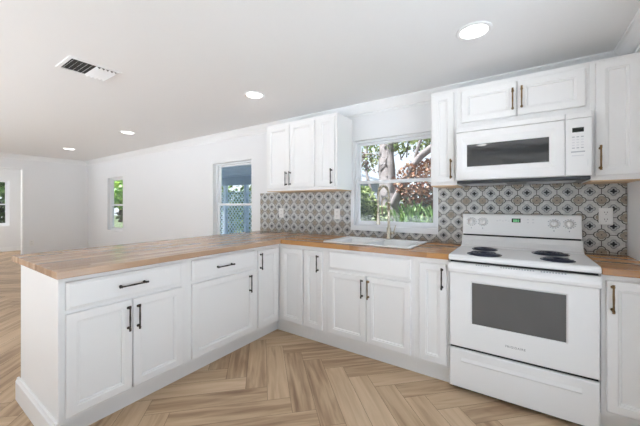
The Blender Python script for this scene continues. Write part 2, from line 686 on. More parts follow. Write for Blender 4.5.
# baseboards
bm = B(); box(bm, XL, -2.29, -0.014, 0, 0, 0.12)
struct('baseboard_back', bm, 'trim_paint', 'white baseboard along the back wall', bevel=0.003)
bm = B(); box(bm, XL, XL + 0.014, -1.11, 0, 0, 0.12)
struct('baseboard_far', bm, 'trim_paint', 'white baseboard along the far wall', bevel=0.003)
bm = B(); box(bm, X2, X2 + 0.014, YF, 0, 0, 0.12)
struct('baseboard_beyond', bm, 'trim_paint', 'white baseboard in the next room', bevel=0.003)


# ------------------------------------------------------------------ windows
def window(name, fr, u0, u1, v0, v1, rail, rec, label, casing=None, st=0.035):
    """fr: n points into the room, n=0 at the wall face; the frame sits at n=-rec"""
    bm = B()
    t = 0.022
    for a in ((u0, u0 + t, v0, v1), (u1 - t, u1, v0, v1), (u0 + t, u1 - t, v0, v0 + t), (u0 + t, u1 - t, v1 - t, v1)):
        fbox(bm, fr, a[0], a[1], a[2], a[3], -rec - 0.055, -rec)
    if casing:
        for a in casing:
            fbox(bm, fr, *a)
    w = struct(name, bm, 'vinyl_white', label, bevel=0.002)
    iu0, iu1, iv0, iv1 = u0 + t, u1 - t, v0 + t, v1 - t
    for nm, b0, b1, dep in (('upper_sash', rail - 0.016, iv1, 0.034), ('lower_sash', iv0, rail + 0.016, 0.010)):
        bm = B()
        s = st
        n0, n1 = -rec - dep - 0.02, -rec - dep
        bb = 0.032 if nm == 'upper_sash' else 0.04
        tt = 0.026 if nm == 'upper_sash' else 0.032
        for a in ((iu0, iu0 + s, b0, b1), (iu1 - s, iu1, b0, b1), (iu0 + s, iu1 - s, b0, b0 + bb), (iu0 + s, iu1 - s, b1 - tt, b1)):
            fbox(bm, fr, a[0], a[1], a[2], a[3], n0, n1)
        sh = obj(nm, bm, 'vinyl_white', w, 0.002)
        bm = B()
        fbox(bm, fr, iu0 + s - 0.004, iu1 - s + 0.004, b0 + bb - 0.004, b1 - tt + 0.004, (n0 + n1) / 2 - 0.002, (n0 + n1) / 2 + 0.002)
        obj('pane', bm, 'window_glass', sh)
    return w


window('window_1', RUN, *W1, 1.488, 0.045, 'white double hung window behind the sink',
       casing=[(-1.092, -1.058, 0.985, 1.35, -0.02, 0.010), (-0.226, -0.208, 0.985, 1.35, -0.02, 0.010),
               (-1.058, -0.226, 0.985, 1.034, -0.044, 0.010)], st=0.024)
window('window_2', RUN, *W2, 1.255, 0.06, 'white double hung window looking onto the porch', st=0.04)
window('window_3', RUN, *W3, 1.245, 0.06, 'small white window near the far corner', st=0.022)
window('window_4', Fr((X2, 0, 0), (0, 1, 0), (0, 0, 1), (1, 0, 0)), *WF, 1.26, 0.04, 'white window of the next room seen through the doorway', st=0.04)

# unseen glass doors behind the viewer, added to let daylight in
def added_door(name, d, n, label):
    bm = B()
    box(bm, d[0], d[1], YF - 0.11, YF - 0.04, d[3] - 0.05, d[3])
    for k in range(n + 1):
        c = d[0] + (d[1] - d[0]) * k / n
        box(bm, max(d[0], c - 0.035), min(d[1], c + 0.035), YF - 0.11, YF - 0.04, 0.0, d[3] - 0.05)
    dr = struct(name, bm, 'vinyl_white', label)
    for k in range(n):
        a = d[0] + (d[1] - d[0]) * k / n + 0.035
        b = d[0] + (d[1] - d[0]) * (k + 1) / n - 0.035
        bm = B(); box(bm, a, b, YF - 0.077, YF - 0.073, 0.0, d[3] - 0.05)
        obj('pane', bm, 'window_glass', dr)


added_door('added_door_1', D1, 3, 'unseen white framed glass door added to let in daylight')
bm = B()
box(bm, XR + 0.04, XR + 0.11, D3[0], D3[1], D3[3] - 0.05, D3[3])
for k in range(3):
    c = D3[0] + (D3[1] - D3[0]) * k / 2
    box(bm, XR + 0.04, XR + 0.11, max(D3[0], c - 0.035), min(D3[1], c + 0.035), 0.0, D3[3] - 0.05)
dr = struct('added_door_3', bm, 'vinyl_white', 'unseen white framed glass door added in the right wall for daylight')  # side glass door added out of view for more daylight
for k in range(2):
    a = D3[0] + (D3[1] - D3[0]) * k / 2 + 0.035
    b = D3[0] + (D3[1] - D3[0]) * (k + 1) / 2 - 0.035
    bm = B(); box(bm, XR + 0.073, XR + 0.077, a, b, 0.0, D3[3] - 0.05)
    obj('pane', bm, 'window_glass', dr)
added_door('added_door_2', D2, 1, 'unseen white framed glass door added to brighten the next room')  # added out of view to brighten the room beyond

# ------------------------------------------------------------------ cabinet pieces
DOOR = [(0, 0.0), (0, 0.016), (0.0035, 0.0195), (0.044, 0.0195), (0.048, 0.0160), (0.055, 0.0150), (0.059, 0.0065)]
SLAB = [(0, 0.0), (0, 0.012), (0.004, 0.015), (0.012, 0.017), (0.016, 0.0195)]


def handle(fr, uc, vc, n, length, vert, mat, parent):
    """bar pull on two turned posts with rounded finials"""
    bm = B()
    h = length / 2

    def P(t, d):
        return fr(uc, vc + t, n + d) if vert else fr(uc + t, vc, n + d)
    stand = 0.026
    for s in (-1, 1):
        t = s * (h - 0.016)
        tube(bm, [P(t, 0.0), P(t, 0.003), P(t, 0.006), P(t, 0.016), P(t, stand)], [0.0085, 0.0085, 0.0052, 0.0048, 0.006], 10)
    ts, rs = [], []
    for q in (-1.0, -0.985, -0.95, -0.90, -0.86, -0.82, -0.78, -0.4, 0, 0.4, 0.78, 0.82, 0.86, 0.90, 0.95, 0.985, 1.0):
        a = abs(q)
        r = 0.0046
        if a >= 0.999: r = 0.002
        elif a >= 0.98: r = 0.0055
        elif a >= 0.94: r = 0.0072
        elif a >= 0.89: r = 0.0046
        elif a >= 0.85: r = 0.0070
        elif a >= 0.81: r = 0.0070
        elif a >= 0.7: r = 0.0048
        elif a == 0: r = 0.0056
        ts.append(P(q * h, stand))
        rs.append(r)
    tube(bm, ts, rs, 10)
    return obj('handle', bm, mat, parent)


def door(fr, u0, u1, v0, v1, n, parent, hs=None, hmat='bronze_dark', name='door', rings=None, vert=True, hl=0.152):
    bm = B()
    rg = [(i, n + d) for i, d in (rings or DOOR)]
    panel(bm, fr, u0, u1, v0, v1, rg)
    d = obj(name, bm, 'cabinet_paint', parent)
    if hs:
        handle(fr, hs[0], hs[1], n + 0.0195, hl, vert, hmat, d)
    return d


FACE = 0.612       # cabinet face distance from the back wall
PF = -1.565        # peninsula face plane (x)
CT0, CT1 = 0.876, 0.914


def run_body(parent, x0, x1):
    bm = B()
    fbox(bm, RUN, x0, x1, 0.113, CT0 - 0.001, 0.003, FACE)
    obj('carcass', bm, 'cabinet_paint', parent)
    bm = B()
    fbox(bm, RUN, x0, x1, 0.0, 0.1125, 0.003, 0.564)
    obj('toe_kick', bm, 'cabinet_paint', parent)


def pen_body(parent, y0, y1, depth=0.60):
    bm = B()
    box(bm, PF - depth, PF, y0, y1, 0.113, CT0 - 0.001)
    obj('carcass', bm, 'cabinet_paint', parent)
    bm = B()
    box(bm, PF - depth, -1.628, y0, y1, 0.0, 0.1125)
    obj('toe_kick', bm, 'cabinet_paint', parent)


BASE = 'white base cabinets under the butcher block counters'
# corner cabinet (L shaped)
t = thing('corner_base_cabinet', (-1.6, -0.3, 0), 'white inside corner base cabinet where peninsula meets sink run, one door on each face', 'cabinet', BASE)
bm = B()
pts = [(-2.165, -0.003), (-1.253, -0.003), (-1.253, -FACE), (PF, -FACE), (PF, -0.911), (-2.165, -0.911)]


def prism(bm, pts, z0, z1):
    a = [bm.verts.new((x, y, z0)) for x, y in pts]
    b = [bm.verts.new((x, y, z1)) for x, y in pts]
    k = len(pts)
    for i in range(k):
        bm.faces.new((a[i], a[(i + 1) % k], b[(i + 1) % k], b[i]))
    bm.faces.new(a[::-1])
    bm.faces.new(b)


prism(bm, pts, 0.113, CT0 - 0.001)
obj('carcass', bm, 'cabinet_paint', t)
bm = B()
prism(bm, [(-2.165, -0.003), (-1.253, -0.003), (-1.253, -0.564), (-1.628, -0.564), (-1.628, -0.911), (-2.165, -0.911)], 0, 0.1125)
obj('toe_kick', bm, 'cabinet_paint', t)
door(PEN, -0.904, -0.640, 0.143, 0.838, PF + 0.001, t, (-0.882, 0.742))
door(RUN, -1.521, -1.262, 0.143, 0.838, FACE + 0.001, t)

t = thing('base_cabinet', (-1.136, -0.3, 0), 'narrow white base cabinet left of the sink cabinet, one door with its pull at right', 'cabinet', BASE)
run_body(t, -1.2525, -1.0205)
door(RUN, -1.243, -1.046, 0.143, 0.838, FACE + 0.001, t, (-1.086, 0.732))

t = thing('sink_cabinet', (-0.63, -0.3, 0), 'wide white cabinet under the sink with false drawer front and two doors', 'cabinet', BASE)
bm = B()
bm.free()
for nm, a in (('side_panel', (-1.020, -1.004, 0.113, CT0 - 0.001, 0.003, FACE - 0.0195)), ('side_panel', (-0.2565, -0.2405, 0.113, CT0 - 0.001, 0.003, FACE - 0.0195)),
              ('bottom_panel', (-1.0035, -0.257, 0.113, 0.13, 0.003, FACE - 0.0195)), ('back_panel', (-1.0035, -0.257, 0.1305, CT0 - 0.001, 0.003, 0.012)),
              ('face_frame', (-1.020, -0.2405, 0.113, CT0 - 0.001, FACE - 0.019, FACE))):
    bm = B()
    fbox(bm, RUN, *a)
    obj(nm, bm, 'cabinet_paint', t)
bm = B()
fbox(bm, RUN, -1.020, -0.2405, 0.0, 0.1125, 0.003, 0.564)
obj('toe_kick', bm, 'cabinet_paint', t)
door(RUN, -0.976, -0.266, 0.700, 0.848, FACE + 0.001, t, rings=SLAB, name='drawer_front')
door(RUN, -0.976, -0.625, 0.143, 0.678, FACE + 0.001, t, (-0.655, 0.578))
door(RUN, -0.618, -0.266, 0.143, 0.678, FACE + 0.001, t, (-0.600, 0.578), 'bronze_gold')

t = thing('base_cabinet', (-0.12, -0.3, 0), 'narrow white base cabinet between the sink cabinet and the stove', 'cabinet', BASE)
run_body(t, -0.240, -0.006)
door(RUN, -0.203, -0.020, 0.143, 0.838, FACE + 0.001, t, (-0.046, 0.742))

t = thing('base_cabinet', (0.88, -0.3, 0), 'white base cabinet right of the stove with a bronze pull', 'cabinet', BASE)
run_body(t, 0.768, XR - 0.002)
door(RUN, 0.786, XR - 0.012, 0.143, 0.846, FACE + 0.001, t, (0.809, 0.755), 'bronze_gold')

# peninsula cabinets
t = thing('peninsula_cabinet', (-1.85, -1.25, 0), 'white peninsula cabinet with one drawer over a single wide door, next to the corner', 'cabinet', BASE)
pen_body(t, -1.5915, -0.9115)
door(PEN, -1.553, -0.945, 0.700, 0.848, PF + 0.001, t, (-1.274, 0.771), rings=SLAB, name='drawer', vert=False, hl=0.165)
door(PEN, -1.553, -0.945, 0.143, 0.680, PF + 0.001, t, (-1.010, 0.570))
t = thing('peninsula_cabinet', (-1.85, -1.93, 0), 'white cabinet at the open end of peninsula, one drawer over two doors', 'cabinet', BASE)
pen_body(t, -2.2865, -1.592)
door(PEN, -2.268, -1.630, 0.700, 0.848, PF + 0.001, t, (-1.950, 0.773), rings=SLAB, name='drawer', vert=False, hl=0.165)
door(PEN, -2.268, -1.952, 0.143, 0.680, PF + 0.001, t, (-1.975, 0.575))
door(PEN, -1.945, -1.630, 0.143, 0.680, PF + 0.001, t, (-1.920, 0.572))

# end and back cladding of the peninsula with its skirting
t = thing('peninsula_end_panel', (-1.9, -2.29, 0), 'plain white panel closing the end of the peninsula with tall skirting board', 'panel')
bm = B(); box(bm, -2.258, PF + 0.014, -2.300, -2.2875, 0, CT0 - 0.001)
obj('panel', bm, 'cabinet_paint', t, 0.002)
bm = B()
pr = [(0.0, 0.0), (0.018, 0.0), (0.018, 0.118), (0.013, 0.126), (0.010, 0.138), (0.0, 0.140)]
extrude_profile(bm, Fr((0, -2.3005, 0), (1, 0, 0), (0, 0, 1), (0, -1, 0)), -2.29, PF + 0.016, pr)
obj('skirting', bm, 'cabinet_paint', t)
t = thing('peninsula_back_panel', (-2.26, -1.1, 0), 'white panel on the living side of the peninsula', 'panel')
bm = B(); box(bm, -2.258, -2.167, -2.2865, -0.016, 0, CT0 - 0.001)
obj('panel', bm, 'cabinet_paint', t)
bm = B(); extrude_profile(bm, Fr((-2.2585, 0, 0), (0, 1, 0), (0, 0, 1), (-1, 0, 0)), -2.2995, -0.016, [(n, v) for n, v in pr])
obj('skirting', bm, 'cabinet_paint', t)

# ------------------------------------------------------------------ counters
SX0, SX1, SY0, SY1 = -1.075, -0.285, -0.565, -0.075
bm = B(); box(bm, -2.417, -1.5175, -2.314, -0.012, CT0, CT1)
tag(obj('butcher_block_counter', bm, 'butcher_block_peninsula', None, 0.004), 'long butcher block top of the peninsula', 'countertop', 'butcher block counters')
bm = B()
hx0, hx1, hy0, hy1 = SX0 + 0.02, SX1 - 0.02, SY0 + 0.02, SY1 - 0.02
wall_cells(bm, lambda a, b, c, d: box(bm, a, b, c, d, CT0, CT1), [-1.517, -0.004, hx0, hx1], [-0.64, -0.012, hy0, hy1], [(hx0, hx1, hy0, hy1)])
bmesh.ops.remove_doubles(bm, verts=bm.verts[:], dist=1e-5)
for f in [f for f in bm.faces if False]:
    pass
bmesh.ops.delete(bm, geom=[f for f in bm.faces if any(
    g is not f and (g.calc_center_median() - f.calc_center_median()).length < 1e-5 for e in f.edges for g in e.link_faces)], context='FACES')
tag(obj('butcher_block_counter', bm, 'butcher_block_run'), 'butcher block counter around the white sink, ending at the stove', 'countertop', 'butcher block counters')
bm = B(); box(bm, 0.768, XR - 0.002, -0.64, -0.012, CT0, CT1)
tag(obj('butcher_block_counter', bm, 'butcher_block_run', None, 0.003), 'short butcher block counter right of the stove', 'countertop', 'butcher block counters')

# ------------------------------------------------------------------ backsplash
bm = B()
for a in ((-2.431, -1.0925, 0.9145, 1.399), (-1.0925, -0.2075, 0.9145, 0.984), (-0.2075, XR - 0.004, 0.9145, 1.399), (0.0035, 0.764, 1.399, 1.43)):
    box(bm, a[0], a[1], -0.008, -0.0005, a[2], a[3])
tag(obj('tile_backsplash', bm, 'patterned_tile'), 'grey and beige patterned tile backsplash with dark flower centres', 'backsplash')

# ------------------------------------------------------------------ upper cabinets
UF, UB, UT = 0.318, 1.401, 2.148
UP = 'white wall cabinets along the back wall'


def upper(name, x0, x1, z0, z1, label, doors, depth=UF):
    t = thing(name, ((x0 + x1) / 2, -0.16, z0), label, 'cabinet', UP)
    bm = B(); fbox(bm, RUN, x0, x1, z0 + 0.004, z1, 0.003, depth)
    obj('carcass', bm, 'cabinet_paint', t, 0.0015)
    bm = B(); fbox(bm, RUN, x0 + 0.004, x1 - 0.004, z0 - 0.004, z0 + 0.0035, 0.012, depth - 0.004)
    obj('underside', bm, 'cabinet_wood_edge', t)
    for d in doors:
        door(RUN, d[0], d[1], d[2], d[3], depth + 0.001, t, d[4], d[5])
    return t


upper('wall_cabinet', -2.014, -1.3125, UB, UT, 'white two door wall cabinet at left over the outlets', [
    (-1.985, -1.666, 1.432, 2.118, (-1.700, 1.533), 'bronze_dark'),
    (-1.660, -1.338, 1.432, 2.118, (-1.645, 1.534), 'bronze_dark')])
upper('wall_cabinet', -1.312, -1.074, UB, UT, 'narrow white wall cabinet just left of the kitchen window', [
    (-1.296, -1.100, 1.432, 2.118, (-1.125, 1.530), 'bronze_dark')])
upper('wall_cabinet', -0.198, -0.0005, UB, UT, 'narrow white wall cabinet between the kitchen window and the microwave', [
    (-0.186, -0.022, 1.428, 2.118, (-0.042, 1.528), 'bronze_gold')])
upper('wall_cabinet', 0.0, 0.7645, 1.815, UT, 'low white two door cabinet above the microwave', [
    (0.030, 0.379, 1.872, 2.112, (0.358, 1.985), 'bronze_gold'),
    (0.387, 0.742, 1.872, 2.112, (0.410, 1.990), 'bronze_gold')])
upper('wall_cabinet', 0.765, XR - 0.002, UB, UT, 'white wall cabinet right of the microwave in the corner', [
    (0.789, XR - 0.018, 1.432, 2.128, (0.809, 1.539), 'bronze_gold')])

# ------------------------------------------------------------------ microwave
t = thing('over_range_microwave', (0.382, -0.2, 1.41), 'white microwave with dark window mounted above the stove', 'microwave')
MX0, MX1 = 0.003, 0.7635
bm = B(); fbox(bm, RUN, MX0, MX1, 1.43, 1.812, 0.012, 0.372)
obj('body', bm, 'appliance_white', t, 0.003)
bm = B()
fbox(bm, RUN, MX0 + 0.004, MX1 - 0.004, 1.408, 1.4295, 0.03, 0.385)
obj('underside_hood', bm, 'vent_dark_metal', t, 0.004)
bm = B(); fbox(bm, RUN, 0.06, 0.32, 1.404, 1.4078, 0.10, 0.30); fbox(bm, RUN, 0.44, 0.70, 1.404, 1.4078, 0.10, 0.30)
obj('grease_filter', bm, 'printed_grey', t)
bm = B()
panel(bm, RUN, MX0, 0.636, 1.787, 1.824, [(0, 0.374), (0, 0.398), (0.003, 0.402)])
panel(bm, RUN, 0.638, MX1, 1.787, 1.824, [(0, 0.374), (0, 0.398), (0.003, 0.402)])
obj('vent_strip', bm, 'appliance_white', t)
bm = B()
panel(bm, RUN, MX0, 0.636, 1.432, 1.785, [(0, 0.374), (0, 0.394), (0.006, 0.402), ((0.040, 0.052, 0.062, 0.045), 0.402), ((0.070, 0.078, 0.092, 0.092), 0.392)], fill=True)
dd = obj('door', bm, 'appliance_white', t)
bm = B(); fbox(bm, RUN, 0.0765, 0.5565, 1.530, 1.6905, 0.3905, 0.3935)
obj('window_glass', bm, 'microwave_glass', dd)
bm = B()
panel(bm, RUN, 0.638, MX1, 1.432, 1.785, [(0, 0.374), (0, 0.398), (0.004, 0.402)])
cp = obj('control_panel', bm, 'appliance_white', t)
bm = B(); fbox(bm, RUN, 0.670, 0.725, 1.700, 1.728, 0.4015, 0.4028)
obj('display', bm, 'display_glass', cp)
for j in range(5):
    for i in range(3):
        bm = B()
        u = 0.669 + i * 0.021
        v = 1.668 - j * 0.017
        fbox(bm, RUN, u, u + 0.013, v, v + 0.006, 0.4015, 0.4026)
        obj('button', bm, 'printed_grey' if j in (0, 4) else 'printed_pale', cp)
bm = B(); fbox(bm, RUN, 0.664, 0.730, 1.575, 1.583, 0.4015, 0.4026)
obj('button', bm, 'printed_grey', cp)
bm = B(); fbox(bm, RUN, 0.668, 0.725, 1.552, 1.559, 0.4015, 0.4026)
obj('button', bm, 'printed_pale', cp)
bm = B(); fbox(bm, RUN, 0.742, 0.7445, 1.492, 1.53, 0.4015, 0.4024)
obj('release_mark', bm, 'printed_pale', cp)

# ------------------------------------------------------------------ stove
t = thing('electric_stove', (0.381, -0.33, 0), 'white freestanding electric stove with four coil burners', 'stove')
RX0, RX1 = 0.0, 0.7625
bm = B(); fbox(bm, RUN, RX0 + 0.002, RX1 - 0.002, 0.03, 0.880, 0.012, 0.612)
obj('body', bm, 'appliance_white', t)
bm = B(); fbox(bm, RUN, RX0 + 0.012, RX1 - 0.012, 0.0, 0.0295, 0.03, 0.585)
obj('plinth', bm, 'gap_black', t)  # base coloured black for the shadow under the drawer
bm = B(); fbox(bm, RUN, RX0 + 0.006, RX1 - 0.006, 0.282, 0.8795, 0.6125, 0.620)
obj('door_gap_shade', bm, 'gap_black', t)  # black sheet painting the shade in the oven door gaps
# cooktop with a raised rear riser
bm = B()
CTZ = 0.918
extrude_profile(bm, RUN, RX0 - 0.001, RX1 + 0.001, [(0.012, 0.8805), (0.612, 0.8805), (0.640, 0.880), (0.650, 0.884), (0.654, 0.893), (0.650, 0.908), (0.640, CTZ - 0.002), (0.626, CTZ), (0.155, CTZ), (0.120, CTZ + 0.010), (0.095, 0.965), (0.088, 1.000), (0.012, 1.000)])
obj('cooktop', bm, 'appliance_white', t, 0.003)
for (bx, by, br) in ((0.181, -0.277, 0.076), (0.200, -0.530, 0.094), (0.570, -0.263, 0.094), (0.588, -0.525, 0.076)):
    bm = B()
    disc(bm, (bx, by, CTZ), (0, 0, 1), [(br + 0.010, 0.0), (br + 0.010, 0.002), (br + 0.006, 0.003), (br + 0.001, 0.0018), (0.03, 0.001), (0, 0.001)], 40)
    bn = obj('burner', bm, 'drip_pan', t)
    bm = B()
    turns = 4
    pts = []
    for k in range(turns * 28 + 1):
        a = 2 * math.pi * k / 28
        r = 0.022 + (br - 0.026) * k / (turns * 28)
        pts.append((bx + r * math.cos(a), by + r * math.sin(a), CTZ + 0.0065))
    tube(bm, pts, 0.0052, 6)
    obj('coil', bm, 'coil_black', bn)
# backguard
bm = B()
extrude_profile(bm, RUN, RX0 + 0.004, RX1 - 0.004, [(0.012, 1.012), (0.088, 1.012), (0.086, 1.03), (0.072, 1.160), (0.066, 1.172), (0.055, 1.177), (0.012, 1.177)])
bg = obj('backguard', bm, 'appliance_white', t, 0.003)
bm = B(); fbox(bm, RUN, RX0 + 0.010, RX1 - 0.010, 1.0005, 1.0115, 0.014, 0.080)
obj('vent_gap', bm, 'gap_black', t)


def bgn(v):                     # face of the sloping backguard
    return 0.086 + (v - 1.03) / 0.13 * (0.072 - 0.086)


KF = Fr((0, 0, 0), (1, 0, 0), (0, 0, 1), (0, -1, 0))
for kx in (0.068, 0.150, 0.604, 0.690):
    bm = B()
    c = KF(kx, 1.114, bgn(1.114))
    disc(bm, c, (0, -1, 0.1), [(0.026, 0.0), (0.026, 0.006), (0.020, 0.009), (0.019, 0.020), (0.016, 0.023), (0, 0.023)], 28)
    kb = obj('knob', bm, 'appliance_white', bg)
    bm = B()
    fbox(bm, KF, kx - 0.004, kx + 0.004, 1.096, 1.132, bgn(1.114) + 0.021, bgn(1.114) + 0.029)
    obj('grip', bm, 'appliance_white', kb, 0.002)
    bm = B()
    for k in range(13):
        a = math.radians(-60 + k * 25)
        uu, vv = kx + 0.035 * math.sin(a), 1.114 + 0.031 * math.cos(a)
        fbox(bm, KF, uu - 0.0045, uu + 0.0045, vv - 0.003, vv + 0.003, bgn(vv) - 0.001, bgn(vv) + 0.0007)
    obj('dial_marks', bm, 'printed_grey', bg)
    bm = B(); fbox(bm, KF, kx - 0.003, kx + 0.003, 1.058, 1.068, bgn(1.063) - 0.001, bgn(1.063) + 0.0007)
    obj('dial_marks', bm, 'printed_grey', bg)
bm = B(); fbox(bm, KF, 0.347, 0.404, 1.112, 1.146, bgn(1.13) - 0.001, bgn(1.13) + 0.0015)
ds = obj('clock_display', bm, 'display_glass', bg)
for i, u in enumerate((0.357, 0.370, 0.385)):
    bm = B()
    fbox(bm, KF, u, u + 0.0025, 1.121, 1.138, bgn(1.13) + 0.0015, bgn(1.13) + 0.002)
    fbox(bm, KF, u + 0.007, u + 0.0095, 1.121, 1.138, bgn(1.13) + 0.0015, bgn(1.13) + 0.002)
    fbox(bm, KF, u + 0.0025, u + 0.007, 1.1355, 1.138, bgn(1.13) + 0.0015, bgn(1.13) + 0.002)
    fbox(bm, KF, u + 0.0025, u + 0.007, 1.121, 1.1235, bgn(1.13) + 0.0015, bgn(1.13) + 0.002)
    obj('digit', bm, 'clock_digit', ds)
for i in range(2):
    for j in range(2):
        bm = B()
        u, v = 0.444 + i * 0.032, 1.136 - j * 0.022
        fbox(bm, KF, u, u + 0.012, v, v + 0.007, bgn(v) - 0.001, bgn(v) + 0.001)
        obj('button', bm, 'printed_pale', bg)
for i in range(5):
    bm = B()
    u = 0.245 + i * 0.019
    v = 1.122 + (0.006 if i % 2 else 0)
    fbox(bm, KF, u, u + 0.012, v, v + 0.006, bgn(v) - 0.001, bgn(v) + 0.001)
    obj('button', bm, 'printed_pale', bg)

# oven door with moulded grip, window and lettering
OF = 0.641
bm = B()
panel(bm, RUN, RX0 + 0.001, RX1 - 0.001, 0.303, 0.810, [(0, 0.6205), (0, 0.632), (0.004, 0.639), (0.010, OF), ((0.128, 0.134, 0.162, 0.060), OF), ((0.137, 0.143, 0.170, 0.068), OF - 0.007)])
od = obj('oven_door', bm, 'appliance_white', t)
bm = B(); fbox(bm, RUN, 0.1395, 0.618, 0.472, 0.740, OF - 0.0068, OF - 0.0035)
obj('window_glass', bm, 'oven_glass', od)
bm = B()
extrude_profile(bm, RUN, RX0 + 0.001, RX1 - 0.001, [(0.6205, 0.8105), (OF - 0.001, 0.8105), (0.650, 0.803), (0.664, 0.803), (0.676, 0.812), (0.681, 0.828), (0.677, 0.846), (0.666, 0.860), (0.650, 0.866), (0.6205, 0.866)])
gp = obj('grip', bm, 'appliance_white', od, 0.003)
for u0_, cnt in ((0.165, 6), (0.30, 13), (0.50, 9)):
    for k in range(cnt):
        u = u0_ + k * 0.0135
        bm = B()
        vs = [bm.verts.new(p) for p in (RUN(u, 0.8605, 0.6665), RUN(u + 0.008, 0.8605, 0.6665), RUN(u + 0.008, 0.8655, 0.6580), RUN(u, 0.8655, 0.6580))]
        ws = [bm.verts.new(Vector(v.co) + Vector((0, -0.0006, 0.0014))) for v in vs]
        bm.faces.new(vs[::-1]); bm.faces.new(ws)
        for i in range(4):
            bm.faces.new((vs[i], vs[(i + 1) % 4], ws[(i + 1) % 4], ws[i]))
        obj('vent_slot', bm, 'printed_grey', gp)


def lettering(body, size, loc, rot, mat, parent, name='lettering', depth=0.0006):
    cu = bpy.data.curves.new(name, 'FONT')
    cu.body = body
    cu.size = size
    cu.extrude = depth
    cu.align_x = 'CENTER'
    cu.align_y = 'CENTER'
    cu.space_character = 1.12
    tmp = bpy.data.objects.new(name, cu)
    me = bpy.data.meshes.new_from_object(tmp)
    bpy.data.objects.remove(tmp)
    me.materials.clear()
    me.materials.append(MATS[mat])
    me.transform(Matrix.Translation(Vector(loc)) @ rot.to_matrix().to_4x4())
    o = bpy.data.objects.new(name, me)
    COL.objects.link(o)
    o.parent = parent
    w = Vector((0, 0, 0))
    p = parent
    while p is not None:
        w = w + p.location
        p = p.parent
    o.location = -w
    return o


from mathutils import Euler
lettering('FRIGIDAIRE', 0.0185, (0.377, -OF - 0.0003, 0.377), Euler((math.pi / 2, 0, 0)), 'badge_grey', od)

# storage drawer
bm = B()
panel(bm, RUN, RX0 + 0.001, RX1 - 0.001, 0.030, 0.288, [(0, 0.6125), (0, 0.632), (0.004, 0.639), (0.010, OF)])
sd = obj('storage_drawer', bm, 'appliance_white', t)
bm = B()
extrude_profile(bm, RUN, 0.074, 0.686, [(OF - 0.001, 0.206), (OF + 0.001, 0.2065), (OF + 0.0055, 0.213), (OF + 0.0045, 0.218), (OF - 0.001, 0.240)])
obj('drawer_ridge', bm, 'appliance_white', sd, 0.002)

# ------------------------------------------------------------------ sink and faucet
t = thing('drop_in_sink', ((SX0 + SX1) / 2, (SY0 + SY1) / 2, CT1), 'white double bowl sink set into the wooden counter', 'sink')
SK = Fr((0, 0, 0), (1, 0, 0), (0, 1, 0), (0, 0, 1))
bm = B()
bowls = [(SX0 + 0.080, (SX0 + SX1) / 2 - 0.018), ((SX0 + SX1) / 2 + 0.018, SX1 - 0.045)]
by0, by1 = SY0 + 0.04, SY1 - 0.085
us = [SX0, bowls[0][0], bowls[0][1], bowls[1][0], bowls[1][1], SX1]
holes = [(b[0], b[1], by0, by1) for b in bowls]
wall_cells(bm, lambda a, b, c, d: box(bm, a, b, c, d, CT1 + 0.0005, CT1 + 0.012), us, [SY0, by0, by1, SY1], holes)
bmesh.ops.remove_doubles(bm, verts=bm.verts[:], dist=1e-5)
dup = [f for f in bm.faces if len([g for e in f.edges for g in e.link_faces if g is not f and (g.calc_center_median() - f.calc_center_median()).length < 1e-5]) > 0]
bmesh.ops.delete(bm, geom=dup, context='FACES')
obj('rim', bm, 'sink_white', t, 0.004)
for b in bowls:
    bm = B()
    g = 0.004
    panel(bm, SK, b[0], b[1], by0, by1, [(0.0005, CT1 + 0.0118), (0.003, CT1 + 0.006), (0.010, CT1 - 0.11), (0.03, CT1 - 0.140), (0.08, CT1 - 0.146)], back=False)
    o = obj('bowl', bm, 'sink_white', t)
    bm = B()
    disc(bm, ((b[0] + b[1]) / 2, (by0 + by1) / 2, CT1 - 0.145), (0, 0, 1), [(0.045, 0), (0.045, 0.003), (0.038, 0.004), (0.034, 0.001), (0, 0.001)], 24)
    obj('drain', bm, 'faucet_metal', o)

FX, FY, FZ = -0.632, -0.105, CT1 + 0.0125
t = thing('kitchen_faucet', (FX, FY, FZ), 'tall brushed gold spring faucet arching over the sink', 'faucet')
bm = B()
disc(bm, (FX, FY, FZ), (0, 0, 1), [(0.0, 0.0), (0.030, 0.0), (0.030, 0.006), (0.024, 0.012), (0.021, 0.02), (0.021, 0.10), (0.018, 0.106), (0.0135, 0.112), (0.0135, 0.335), (0.016, 0.338), (0.016, 0.36), (0.010, 0.366), (0, 0.366)], 24)
obj('column', bm, 'faucet_metal', t)
SD = Vector((-0.22, -0.9755, 0))      # direction the spout points


def fp(d, z):
    return Vector((FX, FY, z)) + SD * d


arc = []
R_ = 0.085
zc_ = 1.340
for k in range(0, 41):
    s = k / 40
    if s < 0.12:
        arc.append(fp(0, FZ + 0.36 + (zc_ - FZ - 0.36) * s / 0.12))
    elif s < 0.72:
        a = math.pi * (s - 0.12) / 0.60
        arc.append(fp(R_ - R_ * math.cos(a), zc_ + R_ * math.sin(a)))
    else:
        arc.append(fp(2 * R_, zc_ - 0.17 * (s - 0.72) / 0.28))
bm = B(); tube(bm, arc, 0.0068, 10)
obj('hose', bm, 'faucet_metal', t)
bm = B()
pts = []
cum = [0]
for i in range(1, len(arc)):
    cum.append(cum[-1] + (arc[i] - arc[i - 1]).length)
N = 560
j = 0
sx = SD.cross(Vector((0, 0, 1)))
for k in range(N + 1):
    d = cum[-1] * k / N
    while j < len(arc) - 2 and cum[j + 1] < d:
        j += 1
    f_ = (d - cum[j]) / max(1e-6, cum[j + 1] - cum[j])
    p = arc[j].lerp(arc[j + 1], f_)
    sy = (arc[j + 1] - arc[j]).normalized().cross(sx)
    a = 2 * math.pi * k / 10
    pts.append(p + (sx * math.cos(a) + sy * math.sin(a)) * 0.0115)
tube(bm, pts, 0.0024, 5)
